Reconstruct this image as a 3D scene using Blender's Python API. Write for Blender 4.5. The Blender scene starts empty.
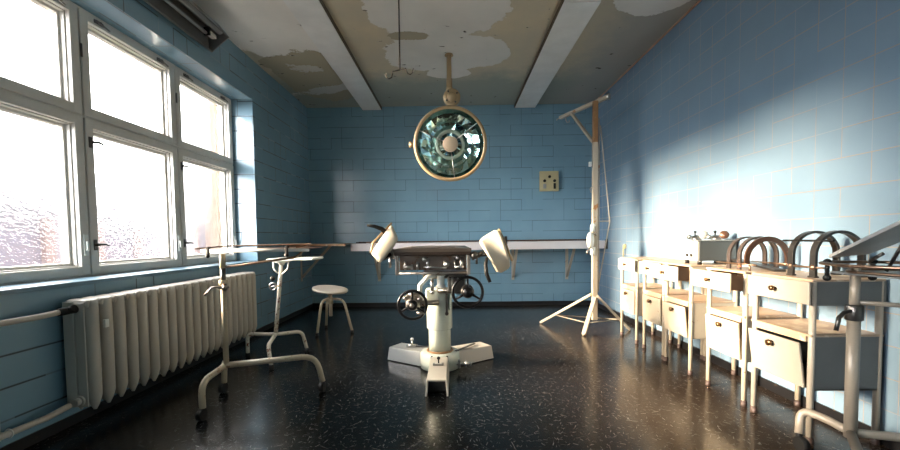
import bpy, bmesh, math, random
from mathutils import Vector, Matrix
random.seed(7)
PI = math.pi
sc = bpy.context.scene
COL = sc.collection

# ------------------------------------------------------------------ camera
EYE, F = 0.983, 400.39
PITCH, YAW, ROLL = .0428, .0121, -.0121
cam_d = bpy.data.cameras.new('camera')
cam = bpy.data.objects.new('camera', cam_d)
COL.objects.link(cam)
fw = Vector((-math.sin(YAW) * math.cos(PITCH), math.cos(YAW) * math.cos(PITCH), -math.sin(PITCH)))
right = fw.cross(Vector((0, 0, 1))).normalized()
up = right.cross(fw)
r2 = right * math.cos(ROLL) + up * math.sin(ROLL)
u2 = -right * math.sin(ROLL) + up * math.cos(ROLL)
M = Matrix((r2, u2, -fw)).transposed().to_4x4()
M.translation = Vector((0, 0, EYE))
cam.matrix_world = M
cam_d.sensor_fit = 'HORIZONTAL'
cam_d.sensor_width = 36
cam_d.lens = F / 900 * 36
cam_d.shift_x = 0
cam_d.shift_y = (254.95 - 225) / 900
cam_d.clip_start = .05
cam_d.clip_end = 100
sc.camera = cam

# ------------------------------------------------------------------ world and light
sc.view_settings.view_transform = 'Standard'
sc.view_settings.look = 'None'
sc.view_settings.gamma = 1
sc.view_settings.use_curve_mapping = False
sc.view_settings.exposure = 1.15
try:
    sc.cycles.max_bounces = 14
    sc.cycles.diffuse_bounces = 9
    sc.cycles.glossy_bounces = 6
    sc.cycles.transparent_max_bounces = 12
    sc.cycles.sample_clamp_indirect = 8
    sc.cycles.caustics_reflective = False
    sc.cycles.caustics_refractive = False
except Exception:
    pass
SKY, GLOW, SUN = 9.5, 42.0, 82.0
world = bpy.data.worlds.new('overcast_sky')
sc.world = world
world.use_nodes = True
bg = world.node_tree.nodes['Background']
# overcast sky with one broad bright region low beside the camera's side of the building
_wn, _wl = world.node_tree.nodes, world.node_tree.links
_tc = _wn.new('ShaderNodeTexCoord')
_dot = _wn.new('ShaderNodeVectorMath'); _dot.operation = 'DOT_PRODUCT'
_gd = Vector((-.76, -.62, .20)).normalized()
_dot.inputs[1].default_value = _gd
_wl.new(_tc.outputs['Generated'], _dot.inputs[0])
_mx = _wn.new('ShaderNodeMath'); _mx.operation = 'MAXIMUM'; _mx.inputs[1].default_value = 0
_wl.new(_dot.outputs['Value'], _mx.inputs[0])
_pw = _wn.new('ShaderNodeMath'); _pw.operation = 'POWER'; _pw.inputs[1].default_value = 10
_wl.new(_mx.outputs[0], _pw.inputs[0])
_ma = _wn.new('ShaderNodeMath'); _ma.operation = 'MULTIPLY_ADD'; _ma.inputs[1].default_value = GLOW; _ma.inputs[2].default_value = SKY
_wl.new(_pw.outputs[0], _ma.inputs[0])
_wl.new(_ma.outputs[0], bg.inputs[1])
bg.inputs[0].default_value = (1.0, .975, .94, 1)

sun_d = bpy.data.lights.new('sun', 'SUN')
sun = bpy.data.objects.new('sun', sun_d)
COL.objects.link(sun)
sun_d.energy = SUN
sun_d.color = (1.0, .78, .53)
sun_d.angle = math.radians(17)
sun.rotation_euler = Vector((1.0, 0.105, -.265)).to_track_quat('-Z', 'Y').to_euler()
sun.location = (-8, 2, 4)

# sky portal over the whole window band (guides sampling, gives no light itself)
XL, XR, YB, H = -2.073, 1.977, 5.742, 2.848
YF = -1.5
WIN0, WIN1, WZ0, WZ1 = 1.640, 4.175, .765, 2.435
pt_d = bpy.data.lights.new('sky_portal', 'AREA')
pt = bpy.data.objects.new('sky_portal', pt_d)
COL.objects.link(pt)
pt_d.shape = 'RECTANGLE'
pt_d.size = WZ1 - WZ0
pt_d.size_y = WIN1 - WIN0
pt_d.cycles.is_portal = True
pt.location = (-2.80, (WIN0 + WIN1) / 2, (WZ0 + WZ1) / 2)
pt.rotation_euler = (0, -PI / 2, 0)
# portal of the second window band, added unseen behind the camera for more daylight
WB0, WB1 = -1.36, .34
pf_d = bpy.data.lights.new('sky_portal_added', 'AREA')
pf = bpy.data.objects.new('sky_portal_added', pf_d)
COL.objects.link(pf)
pf_d.shape = 'RECTANGLE'
pf_d.size, pf_d.size_y = WZ1 - WZ0, WB1 - WB0
pf_d.cycles.is_portal = True
pf.location = (-2.80, (WB0 + WB1) / 2, (WZ0 + WZ1) / 2)
pf.rotation_euler = (0, -PI / 2, 0)

# ------------------------------------------------------------------ materials
def new_mat(name):
    m = bpy.data.materials.new(name)
    m.use_nodes = True
    nt = m.node_tree
    b = nt.nodes['Principled BSDF']
    return m, nt, b

class NT:
    """tiny node helper"""
    def __init__(s, nt): s.nt = nt
    def n(s, t, **k):
        nd = s.nt.nodes.new(t)
        for a, v in k.items(): setattr(nd, a, v)
        return nd
    def l(s, a, b): s.nt.links.new(a, b)
    def val(s, sock, v):
        if hasattr(v, 'is_output') or isinstance(v, bpy.types.NodeSocket): s.l(v, sock)
        else: sock.default_value = v
    def math(s, op, a, b=0.0, c=None, clamp=False):
        nd = s.n('ShaderNodeMath', operation=op, use_clamp=clamp)
        s.val(nd.inputs[0], a); s.val(nd.inputs[1], b)
        if c is not None: s.val(nd.inputs[2], c)
        return nd.outputs[0]
    def mix(s, f, a, b):
        nd = s.n('ShaderNodeMix', data_type='RGBA')
        s.val(nd.inputs[0], f); s.val(nd.inputs[6], a); s.val(nd.inputs[7], b)
        return nd.outputs[2]
    def noise(s, scale, detail=3, rough=.5, vec=None, dist=0):
        nd = s.n('ShaderNodeTexNoise')
        nd.inputs['Scale'].default_value = scale
        nd.inputs['Detail'].default_value = detail
        nd.inputs['Roughness'].default_value = rough
        nd.inputs['Distortion'].default_value = dist
        s.l(vec or s.pos(), nd.inputs['Vector'])
        return nd.outputs['Fac']
    def pos(s):
        if not hasattr(s, '_g'): s._g = s.n('ShaderNodeNewGeometry')
        return s._g.outputs['Position']
    def nrm(s):
        s.pos(); return s._g.outputs['True Normal']
    def step(s, v, lo, hi):
        nd = s.n('ShaderNodeMapRange'); nd.clamp = True
        s.l(v, nd.inputs[0]); nd.inputs[1].default_value = lo; nd.inputs[2].default_value = hi
        return nd.outputs[0]
    def sep(s, v):
        nd = s.n('ShaderNodeSeparateXYZ'); s.l(v, nd.inputs[0]); return nd.outputs
    def comb(s, x, y, z):
        nd = s.n('ShaderNodeCombineXYZ')
        s.val(nd.inputs[0], x); s.val(nd.inputs[1], y); s.val(nd.inputs[2], z)
        return nd.outputs[0]
    def bump(s, h, strength, dist, b):
        nd = s.n('ShaderNodeBump'); nd.inputs['Strength'].default_value = strength
        nd.inputs['Distance'].default_value = dist
        s.l(h, nd.inputs['Height']); s.l(nd.outputs[0], b.inputs['Normal'])

def C4(c): return (c[0], c[1], c[2], 1)

def mat(name, color, rough=.5, metal=0, spec=.5, wear=None, wear_amt=.0, var=.0, wscale=18, coat=0):
    m, nt, b = new_mat(name)
    k = NT(nt)
    b.inputs['Roughness'].default_value = rough
    b.inputs['Metallic'].default_value = metal
    b.inputs['Specular IOR Level'].default_value = spec
    b.inputs['Coat Weight'].default_value = coat
    col = C4(color)
    if var:
        dark = C4([c * (1 - var) for c in color])
        col = k.mix(k.step(k.noise(5, 5, .6), .3, .7), col, dark)
    if wear:
        n = k.noise(wscale, 6, .65)
        f = k.step(n, .66 - wear_amt, .70 - wear_amt)
        col = k.mix(f, col, C4(wear))
        k.val(b.inputs['Roughness'], k.math('MULTIPLY_ADD', f, .3, rough))
    k.val(b.inputs['Base Color'], col)
    return m

def tile_mat(name, base, dark, grout, goff_u, goff_v, lines, lw=.0036):
    m, nt, b = new_mat(name)
    k = NT(nt)
    px, py, pz = k.sep(k.pos())
    nx, ny, nz = k.sep(k.nrm())
    isy = k.math('GREATER_THAN', k.math('ABSOLUTE', ny), .5)
    isz = k.math('GREATER_THAN', k.math('ABSOLUTE', nz), .5)
    u = k.math('ADD', k.math('MULTIPLY', px, isy), k.math('MULTIPLY', py, k.math('SUBTRACT', 1, isy)))
    v = k.math('ADD', k.math('MULTIPLY', px, isz), k.math('MULTIPLY', pz, k.math('SUBTRACT', 1, isz)))
    u = k.math('ADD', u, -goff_u + 15); v = k.math('ADD', v, -goff_v + 15)
    def grid(w, T=.15):
        d = k.math('FRACT', k.math('DIVIDE', w, T))
        return k.math('MULTIPLY', k.math('SUBTRACT', .5, k.math('ABSOLUTE', k.math('SUBTRACT', d, .5))), T)
    du, dv = grid(u), grid(v)
    cu = k.math('FLOOR', k.math('DIVIDE', u, .15)); cv = k.math('FLOOR', k.math('DIVIDE', v, .15))
    # joints: each one more or less filled with paint
    wj = k.n('ShaderNodeTexWhiteNoise'); k.l(k.comb(k.math('ROUND', k.math('DIVIDE', u, .15)), cv, 9.7), wj.inputs['Vector'])
    ju = k.step(wj.outputs['Value'], lines[0], lines[0] + .25)
    wk = k.n('ShaderNodeTexWhiteNoise'); k.l(k.comb(cu, k.math('ROUND', k.math('DIVIDE', v, .15)), 4.7), wk.inputs['Vector'])
    jv = k.step(wk.outputs['Value'], lines[1], lines[1] + .35)
    def line(d, w): 
        nd = k.n('ShaderNodeMapRange'); nd.clamp = True
        k.l(d, nd.inputs[0]); nd.inputs[1].default_value = w; nd.inputs[2].default_value = w * .35
        return nd.outputs[0]
    lu = k.math('MULTIPLY', line(du, lw), ju); lv = k.math('MULTIPLY', line(dv, lw * 1.15), jv)
    ln = k.math('MAXIMUM', lu, lv)
    nse = k.noise(1.3, 4, .6)
    col = k.mix(k.step(nse, .32, .68), C4(base), C4(dark))
    bw = 1.0
    vm = k.n('ShaderNodeVectorMath', operation='SCALE'); k.l(col, vm.inputs[0]); vm.inputs['Scale'].default_value = bw
    sp = k.step(k.noise(42, 4, .7), .70, .76)
    col = k.mix(k.math('MULTIPLY', sp, .45), vm.outputs[0], (.03, .05, .06, 1))
    col = k.mix(k.math('MULTIPLY', ln, .85), col, C4(grout))
    k.val(b.inputs['Base Color'], col)
    #
    k.val(b.inputs['Roughness'], k.math('MULTIPLY_ADD', ln, .4, .21))
    hgt = k.math('SUBTRACT', k.math('MULTIPLY', k.noise(9, 2, .4), .35), ln)
    # each tile lies at its own slight tilt
    k.bump(hgt, .25, .003, b)
    return m

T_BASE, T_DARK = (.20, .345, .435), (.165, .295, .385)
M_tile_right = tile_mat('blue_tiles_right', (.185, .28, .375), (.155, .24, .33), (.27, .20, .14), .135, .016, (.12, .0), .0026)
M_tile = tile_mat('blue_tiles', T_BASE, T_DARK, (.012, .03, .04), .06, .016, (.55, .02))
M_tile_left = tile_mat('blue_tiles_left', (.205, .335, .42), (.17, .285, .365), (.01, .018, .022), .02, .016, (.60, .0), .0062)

def floor_mat():
    m, nt, b = new_mat('dark_floor_sheet')
    k = NT(nt)
    col = k.mix(k.step(k.noise(2.2, 4, .6), .35, .7), (.005, .0055, .006, 1), (.008, .008, .008, 1))
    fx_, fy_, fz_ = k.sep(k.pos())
    warm_sheen = k.step(k.math('ADD', fx_, k.math('MULTIPLY', k.noise(1.7, 5, .6), 1.6)), .95, 1.9)
    col = k.mix(warm_sheen, col, (.030, .0205, .0145, 1))  # warm reflected glow at the right, put into the floor colour as brown
    layers = None
    for i, (sc_, L, W, seed) in enumerate([(16, .013, .0015, 0), (24, .009, .0012, 5.3), (8, .026, .0011, 11.7), (19, .011, .0013, 21.1)]):
        px, py, pz = k.sep(k.pos())
        vec = k.comb(k.math('ADD', px, seed), k.math('ADD', py, seed * 1.7), 0.0)
        vo = k.n('ShaderNodeTexVoronoi'); vo.voronoi_dimensions = '2D'
        vo.inputs['Scale'].default_value = sc_
        k.l(vec, vo.inputs['Vector'])
        d = k.n('ShaderNodeVectorMath', operation='SUBTRACT')
        k.l(vec, d.inputs[0]); k.l(vo.outputs['Position'], d.inputs[1])
        cr = k.n('ShaderNodeSeparateColor'); k.l(vo.outputs['Color'], cr.inputs[0])
        ro = k.n('ShaderNodeVectorRotate', rotation_type='Z_AXIS')
        k.l(d.outputs[0], ro.inputs['Vector']); k.l(k.math('MULTIPLY', cr.outputs[0], 6.283), ro.inputs['Angle'])
        x, y, z = k.sep(ro.outputs[0])
        size = k.math('MULTIPLY_ADD', cr.outputs[1], .9, .25)
        a = k.math('LESS_THAN', k.math('ABSOLUTE', x), k.math('MULTIPLY', size, L))
        c = k.math('LESS_THAN', k.math('ABSOLUTE', y), k.math('MULTIPLY', size, W))
        f = k.math('MULTIPLY', k.math('MULTIPLY', a, c), k.math('MULTIPLY_ADD', cr.outputs[2], .8, .1))
        layers = f if layers is None else k.math('MAXIMUM', layers, f)
    keep = k.step(k.noise(1.1, 2, .5), .3, .6)
    layers = k.math('MULTIPLY', layers, k.math('MULTIPLY_ADD', keep, .7, .3))
    col = k.mix(layers, col, (.29, .295, .285, 1))
    # seams of the sheets
    px, py, pz = k.sep(k.pos())
    sx = k.math('LESS_THAN', k.math('ABSOLUTE', k.math('SUBTRACT', k.math('FRACT', k.math('DIVIDE', k.math('ADD', px, 9.02), .6)), .5)), .0025)
    sy = k.math('LESS_THAN', k.math('ABSOLUTE', k.math('SUBTRACT', k.math('FRACT', k.math('DIVIDE', k.math('ADD', py, 9.25), .6)), .5)), .0025)
    col = k.mix(k.math('MULTIPLY', k.math('MAXIMUM', sx, sy), .7), col, (.001, .001, .001, 1))
    k.val(b.inputs['Base Color'], col)
    b.inputs['Specular IOR Level'].default_value = .26
    rn = k.step(k.noise(2.0, 2, .5), .2, .85)
    k.val(b.inputs['Roughness'], k.math('MULTIPLY_ADD', rn, .08, .17))
    k.bump(k.noise(7, 2, .5), .08, .008, b)
    return m
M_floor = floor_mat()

def ceiling_mat():
    m, nt, b = new_mat('peeling_ceiling_paint')
    k = NT(nt)
    px, py, pz = k.sep(k.pos())
    nz1 = k.math('MULTIPLY', k.math('SUBTRACT', k.noise(2.3, 8, .68), .5), 1.5)
    nz2 = k.math('MULTIPLY', k.math('SUBTRACT', k.noise(12, 6, .7), .5), .5)
    nz = k.math('ADD', nz1, nz2)
    def blob(cx, cy, rx, ry, ang=0, gain=1.0):
        ca, sa = math.cos(ang), math.sin(ang)
        dx = k.math('SUBTRACT', px, cx); dy = k.math('SUBTRACT', py, cy)
        a = k.math('DIVIDE', k.math('ADD', k.math('MULTIPLY', dx, ca), k.math('MULTIPLY', dy, sa)), rx)
        c = k.math('DIVIDE', k.math('SUBTRACT', k.math('MULTIPLY', dy, ca), k.math('MULTIPLY', dx, sa)), ry)
        d = k.math('ADD', k.math('MULTIPLY', a, a), k.math('MULTIPLY', c, c))
        return k.math('ADD', d, nz if gain == 1.0 else k.math('MULTIPLY', nz, gain))
    def union(bl):
        r = None
        for q in bl:
            d = blob(*q); r = d if r is None else k.math('MINIMUM', r, d)
        return k.step(r, 1.03, 1.0)
    light = union([(-.12, 3.3, .58, .55), (-.1, 4.15, .62, .42), (.28, 4.15, .30, .33), (-1.75, 3.3, .55, .85), (-1.62, 4.0, .35, .35), (-.3, 2.6, .6, .7), (1.6, 3.2, .3, .3), (-.05, 4.62, .25, .15)])
    hole = union([(-.40, 3.78, .17, .07, 0, 4.0), (-1.55, 4.75, .46, .72), (-1.85, 4.3, .2, .16)])
    inner = union([(-1.62, 4.42, .17, .10, .2, 4.5), (-1.50, 5.05, .42, .11, -.3, 4.5)])
    base = k.mix(k.step(k.noise(1.6, 5, .6), .35, .65), (.60, .52, .38, 1), (.50, .455, .36, 1))
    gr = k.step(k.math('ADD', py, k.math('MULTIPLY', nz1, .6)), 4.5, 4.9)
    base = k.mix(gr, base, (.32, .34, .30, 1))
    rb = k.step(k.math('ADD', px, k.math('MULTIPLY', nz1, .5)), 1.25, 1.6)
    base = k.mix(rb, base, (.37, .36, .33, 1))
    lt = k.mix(k.step(k.noise(1.2, 4, .6), .35, .65), (.78, .755, .72, 1), (.66, .65, .62, 1))
    col = k.mix(light, base, lt)
    col = k.mix(hole, col, (.38, .34, .25, 1))
    col = k.mix(inner, col, (.54, .53, .50, 1))
    # flaked spots
    sx = k.comb(px, k.math('MULTIPLY', py, 1.8), 0.0)
    fl = k.noise(6.5, 3, .5, sx)
    spots = k.step(fl, .705, .715)
    spots2 = k.math('SUBTRACT', k.step(fl, .68, .69), spots)
    col = k.mix(k.math('MULTIPLY', spots2, .5), col, (.42, .41, .38, 1))
    col = k.mix(spots, col, (.05, .04, .03, 1))
    k.val(b.inputs['Base Color'], col)
    b.inputs['Roughness'].default_value = .85
    hh = k.math('SUBTRACT', k.math('ADD', light, k.math('MULTIPLY', inner, .5)), k.math('ADD', hole, k.math('MULTIPLY', spots, 2)))
    k.bump(hh, .6, .006, b)
    return m
M_ceiling = ceiling_mat()

def glass_mat():
    m = bpy.data.materials.new('textured_window_glass'); m.use_nodes = True
    nt = m.node_tree; nt.nodes.clear(); k = NT(nt)
    out = k.n('ShaderNodeOutputMaterial')
    tr = k.n('ShaderNodeBsdfTransparent'); tr.inputs[0].default_value = (.97, .98, 1, 1)
    tl = k.n('ShaderNodeBsdfTranslucent'); tl.inputs[0].default_value = (.95, .96, .97, 1)
    rf = k.n('ShaderNodeBsdfRefraction'); rf.inputs['Roughness'].default_value = .02; rf.inputs['IOR'].default_value = 1.13
    bp = k.n('ShaderNodeBump'); bp.inputs['Strength'].default_value = 1; bp.inputs['Distance'].default_value = .012
    px, py, pz = k.sep(k.pos())
    v = k.comb(px, py, k.math('MULTIPLY', pz, 1.6))
    h = k.noise(38, 3, .6, v, .4)
    k.l(h, bp.inputs['Height'])
    k.l(bp.outputs[0], rf.inputs['Normal'])
    m1 = k.n('ShaderNodeMixShader'); m1.inputs[0].default_value = 1.0
    k.l(tl.outputs[0], m1.inputs[1]); k.l(rf.outputs[0], m1.inputs[2])
    m2 = k.n('ShaderNodeMixShader')
    k.l(k.math('MULTIPLY_ADD', k.step(h, .42, .62), .40, .25), m2.inputs[0])
    k.l(tr.outputs[0], m2.inputs[1]); k.l(m1.outputs[0], m2.inputs[2])
    gl = k.n('ShaderNodeBsdfGlossy'); gl.inputs['Roughness'].default_value = .1
    m3 = k.n('ShaderNodeMixShader'); m3.inputs[0].default_value = .05
    k.l(m2.outputs[0], m3.inputs[1]); k.l(gl.outputs[0], m3.inputs[2])
    k.l(m3.outputs[0], out.inputs[0])
    return m
M_glass = glass_mat()

def mirror_mat():
    m, nt, b = new_mat('teal_mirror_glass')
    k = NT(nt)
    b.inputs['Metallic'].default_value = 1
    n = k.noise(6, 3, .5)
    k.val(b.inputs['Base Color'], k.mix(k.step(n, .35, .65), (.62, .86, .84, 1), (.26, .50, .52, 1)))
    b.inputs['Roughness'].default_value = .09
    k.bump(k.noise(11, 2, .5), .25, .02, b)
    return m
M_mirror = mirror_mat()

RUST = (.22, .085, .025)
M_frame = mat('old_white_window_paint', (.62, .60, .56), .45, var=.12, wear=(.22, .2, .17), wear_amt=-.06, wscale=30)
M_cream = mat('cream_enamel', (.50, .435, .34), .35, wear=RUST, wear_amt=.0, wscale=22, var=.08)
M_cream_clean = mat('cream_enamel_door', (.50, .44, .345), .32, wear=RUST, wear_amt=.01, wscale=13, var=.05)
M_shelf_top = mat('stained_beige_top', (.50, .36, .25), .4, wear=(.62, .52, .40), wear_amt=.10, wscale=7, var=.2)
M_brown = mat('brown_drawer_side', (.20, .115, .065), .6, var=.3)
M_darkpole = mat('grey_beige_pole_paint', (.33, .29, .24), .35, wear=(.10, .06, .04), wear_amt=-.02, wscale=30)
M_rad = mat('radiator_enamel', (.50, .46, .40), .35, var=.05, wear=(.35, .28, .22), wear_amt=-.08)
M_tube = mat('cream_tube_paint', (.46, .39, .28), .32, wear=RUST, wear_amt=.06, wscale=25, var=.1)
M_rusty = mat('rust_blotched_tube', (.66, .62, .53), .35, wear=(.20, .06, .03), wear_amt=.09, wscale=30)
M_white = mat('white_enamel', (.74, .76, .72), .25, wear=(.3, .28, .25), wear_amt=-.06)
M_greenish = mat('pale_green_enamel', (.62, .68, .60), .22, wear=(.25, .26, .22), wear_amt=-.05, coat=.3)
M_shelfwhite = mat('white_shelf_enamel', (.66, .62, .62), .3, wear=(.3, .2, .13), wear_amt=-.05)
M_chrome = mat('dull_chrome', (.40, .40, .385), .28, 1)
M_steel = mat('stained_steel', (.26, .24, .22), .35, .8, wear=(.13, .07, .04), wear_amt=.06, wscale=16)
M_darksteel = mat('dark_steel', (.09, .085, .08), .35, .8)
M_black = mat('black_rubber', (.006, .006, .006), .6, spec=.25)
M_bakelite = mat('black_bakelite', (.005, .005, .006), .3, spec=.25)
M_leather = mat('dark_brown_leather', (.022, .014, .010), .55, spec=.25, wear=(.12, .07, .04), wear_amt=.03, wscale=8)
M_seat = mat('worn_seat_top', (.045, .037, .030), .45, 0, .35, wear=(.13, .115, .095), wear_amt=.08, wscale=6)
M_pad = mat('ivory_pad', (.53, .48, .38), .4, wear=(.35, .25, .15), wear_amt=-.08, var=.05)
M_padedge = mat('tan_pad_edge', (.34, .24, .13), .5)
M_lampring = mat('beige_lamp_enamel', (.36, .26, .14), .38, wear=(.25, .13, .05), wear_amt=.02, wscale=20)
M_wood = mat('orange_wood', (.30, .16, .065), .5, var=.35, wear=(.45, .38, .27), wear_amt=.06, wscale=14)
M_postpaint = mat('flaking_cream_wood', (.42, .37, .29), .45, wear=(.36, .18, .07), wear_amt=.04, wscale=12)
M_box = mat('grey_hammered_case', (.10, .105, .10), .45, .3)
M_boxface = mat('ivory_case_front', (.72, .68, .58), .4)
M_brownmetal = mat('brown_lacquered_band', (.10, .05, .03), .28, .3, wear=(.3, .12, .05), wear_amt=.06)
M_copper = mat('copper_brown_rod', (.20, .125, .08), .3, .7)
M_grey = mat('grey_enamel', (.30, .31, .30), .4, var=.1)
M_panel = mat('yellowed_bakelite', (.48, .42, .24), .45, var=.1)
M_beam = mat('chalky_beam_paint', (.80, .80, .79), .8, var=.12)
M_beamside = mat('bare_brown_board', (.10, .075, .05), .8)
M_trough = mat('dusty_reflector', (.22, .22, .21), .35, .4, var=.2)
M_skirt = mat('black_skirting', (.008, .008, .009), .3, wear=(.06, .04, .03), wear_amt=.0)
M_orange = mat('orange_plaster', (.022, .0105, .0045), .8, var=.1)
M_violet = mat('violet_blue_cladding', (.014, .012, .024), .7)
M_opost = mat('orange_post_paint', (.05, .020, .008), .7)
M_lilac = mat('pale_lilac_render', (.026, .023, .029), .8, var=.3)
M_bright = mat('asphalt_yard', (.10, .10, .10), .8)
M_cond = mat('dark_wire', (.03, .022, .015), .5)
M_wirerust = mat('rusty_hook_iron', (.022, .015, .010), .6, .2)
M_red = mat('orange_mark', (.7, .16, .05), .5)
M_seam = mat('copper_trim', (.52, .30, .20), .6, var=.2)

# ------------------------------------------------------------------ mesh builder
ORI = {}
class MB:
    def __init__(s): s.bm = bmesh.new()
    def _fin(s, vs, R=None, T=None):
        if R is not None: bmesh.ops.transform(s.bm, matrix=R, verts=vs)
    def box(s, x0, x1, y0, y1, z0, z1, bev=0, rot=None, piv=None, seg=2):
        r = bmesh.ops.create_cube(s.bm, size=1)
        vs = r['verts']
        cx, cy, cz = (x0 + x1) / 2, (y0 + y1) / 2, (z0 + z1) / 2
        for v in vs:
            v.co = Vector((cx + v.co.x * (x1 - x0), cy + v.co.y * (y1 - y0), cz + v.co.z * (z1 - z0)))
        if bev:
            es = list({e for v in vs for e in v.link_edges})
            rb = bmesh.ops.bevel(s.bm, geom=es, offset=bev, segments=seg, profile=.5, affect='EDGES')
            vs = list({v for f in rb['faces'] for v in f.verts})
            # all verts of the island
            seen = set(vs); st = list(vs)
            while st:
                v = st.pop()
                for e in v.link_edges:
                    o = e.other_vert(v)
                    if o not in seen: seen.add(o); st.append(o)
            vs = list(seen)
        if rot is not None:
            p = Vector(piv) if piv else Vector((cx, cy, cz))
            mt = Matrix.Translation(p) @ rot.to_4x4() @ Matrix.Translation(-p)
            bmesh.ops.transform(s.bm, matrix=mt, verts=vs)
        return s
    def bar(s, p0, p1, w, t, up=(0, 0, 1), bev=0):
        """flat bar from p0 to p1, w along 'side', t along up"""
        p0, p1 = Vector(p0), Vector(p1)
        d = p1 - p0; L = d.length; d.normalize()
        side = d.cross(Vector(up))
        if side.length < 1e-4: side = d.cross(Vector((1, 0, 0)))
        side.normalize(); u = side.cross(d)
        R = Matrix((side, d, u)).transposed()
        c = (p0 + p1) / 2
        s.box(c.x - w / 2, c.x + w / 2, c.y - L / 2, c.y + L / 2, c.z - t / 2, c.z + t / 2, bev, R, c)
        return s
    def ring(s, c, n, r, seg, ref=None):
        n = n.normalized()
        a = (ref - n * ref.dot(n)) if ref is not None else n.orthogonal()
        a.normalize(); b = n.cross(a)
        return [s.bm.verts.new(c + a * (r * math.cos(2 * PI * i / seg)) + b * (r * math.sin(2 * PI * i / seg))) for i in range(seg)]
    def skin(s, rings, cyc=False, caps=True, smooth=True):
        n = len(rings[0]); R = len(rings)
        for j in range(R if cyc else R - 1):
            A, B = rings[j], rings[(j + 1) % R]
            for i in range(n):
                try:
                    f = s.bm.faces.new((A[i], A[(i + 1) % n], B[(i + 1) % n], B[i])); f.smooth = smooth
                except ValueError: pass
        if caps and not cyc:
            for q in (list(reversed(rings[0])), rings[-1]):
                try: s.bm.faces.new(q)
                except ValueError: pass
    def tube(s, pts, r, seg=10, cyc=False, corner=0, cn=5, caps=True):
        pts = [Vector(p) for p in pts]
        if corner:
            out = []
            n = len(pts)
            for i, p in enumerate(pts):
                if not cyc and i in (0, n - 1): out.append(p); continue
                a, b = pts[i - 1], pts[(i + 1) % n]
                da, db = (a - p), (b - p)
                c = min(corner, da.length * .49, db.length * .49)
                q0, q1 = p + da.normalized() * c, p + db.normalized() * c
                for t in range(cn + 1):
                    t /= cn
                    out.append(q0 * (1 - t) ** 2 + p * 2 * t * (1 - t) + q1 * t * t)
            pts = out
        rs = r if isinstance(r, (list, tuple)) else [r] * len(pts)
        rings = []; ref = None
        n = len(pts)
        for i, p in enumerate(pts):
            a = pts[i - 1] if (i > 0 or cyc) else p
            b = pts[(i + 1) % n] if (i < n - 1 or cyc) else p
            d = (b - a)
            if d.length < 1e-9: d = Vector((0, 0, 1))
            d.normalize()
            if ref is None: ref = d.orthogonal().normalized()
            ref = (ref - d * ref.dot(d))
            if ref.length < 1e-5: ref = d.orthogonal()
            ref.normalize()
            rings.append(s.ring(p, d, rs[i], seg, ref))
        s.skin(rings, cyc, caps)
        return s
    def cyl(s, p0, p1, r0, r1=None, seg=20):
        p0, p1 = Vector(p0), Vector(p1); d = p1 - p0
        ref = d.orthogonal()
        s.skin([s.ring(p0, d, r0, seg, ref), s.ring(p1, d, r1 if r1 is not None else r0, seg, ref)])
        return s
    def lathe(s, prof, o=(0, 0, 0), ax=(0, 0, 1), seg=28, caps=True, smooth=True):
        """prof: (radius, height) along ax"""
        o = Vector(o); ax = Vector(ax).normalized(); ref = ax.orthogonal()
        rings = [s.ring(o + ax * h, ax, max(r, 1e-4), seg, ref) for r, h in prof]
        s.skin(rings, False, caps, smooth)
        return s
    def sphere(s, c, r, sx=1, sy=1, sz=1, seg=16):
        q = bmesh.ops.create_uvsphere(s.bm, u_segments=seg, v_segments=seg // 2 + 2, radius=r)
        for v in q['verts']:
            v.co = Vector((v.co.x * sx + c[0], v.co.y * sy + c[1], v.co.z * sz + c[2]))
            for f in v.link_faces: f.smooth = True
        return s
    def torus(s, c, n, R, r, seg=40, ms=10, a0=0, a1=2 * PI, ref=None):
        c, n = Vector(c), Vector(n).normalized()
        a = Vector(ref) if ref else n.orthogonal(); a.normalize(); b = n.cross(a)
        full = abs(a1 - a0 - 2 * PI) < 1e-6
        k = seg if full else seg + 1
        pts = [c + a * R * math.cos(a0 + (a1 - a0) * i / seg) + b * R * math.sin(a0 + (a1 - a0) * i / seg) for i in range(k)]
        s.tube(pts, r, ms, cyc=full)
        return s
    def prism(s, poly, d):
        """poly: list of 3d points; extruded along d"""
        d = Vector(d)
        A = [s.bm.verts.new(Vector(p)) for p in poly]; B = [s.bm.verts.new(Vector(p) + d) for p in poly]
        s.bm.faces.new(A); s.bm.faces.new(list(reversed(B)))
        n = len(A)
        for i in range(n): s.bm.faces.new((A[i], B[i], B[(i + 1) % n], A[(i + 1) % n]))
        return s
    def sheet(s, grid, t, smooth=True):
        """grid[i][j] points -> closed slab of thickness t along the local normal"""
        ni, nj = len(grid), len(grid[0])
        G = [[Vector(p) for p in row] for row in grid]
        top = []; bot = []
        for i in range(ni):
            rt, rb = [], []
            for j in range(nj):
                a = G[min(i + 1, ni - 1)][j] - G[max(i - 1, 0)][j]
                b = G[i][min(j + 1, nj - 1)] - G[i][max(j - 1, 0)]
                n = a.cross(b).normalized()
                rt.append(s.bm.verts.new(G[i][j] + n * t / 2)); rb.append(s.bm.verts.new(G[i][j] - n * t / 2))
            top.append(rt); bot.append(rb)
        def q(a, b, c, d, sm):
            f = s.bm.faces.new((a, b, c, d)); f.smooth = sm
        for i in range(ni - 1):
            for j in range(nj - 1):
                q(top[i][j], top[i + 1][j], top[i + 1][j + 1], top[i][j + 1], smooth)
                q(bot[i][j], bot[i][j + 1], bot[i + 1][j + 1], bot[i + 1][j], smooth)
        for i in range(ni - 1):
            q(top[i][0], bot[i][0], bot[i + 1][0], top[i + 1][0], False)
            q(top[i][-1], top[i + 1][-1], bot[i + 1][-1], bot[i][-1], False)
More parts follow.
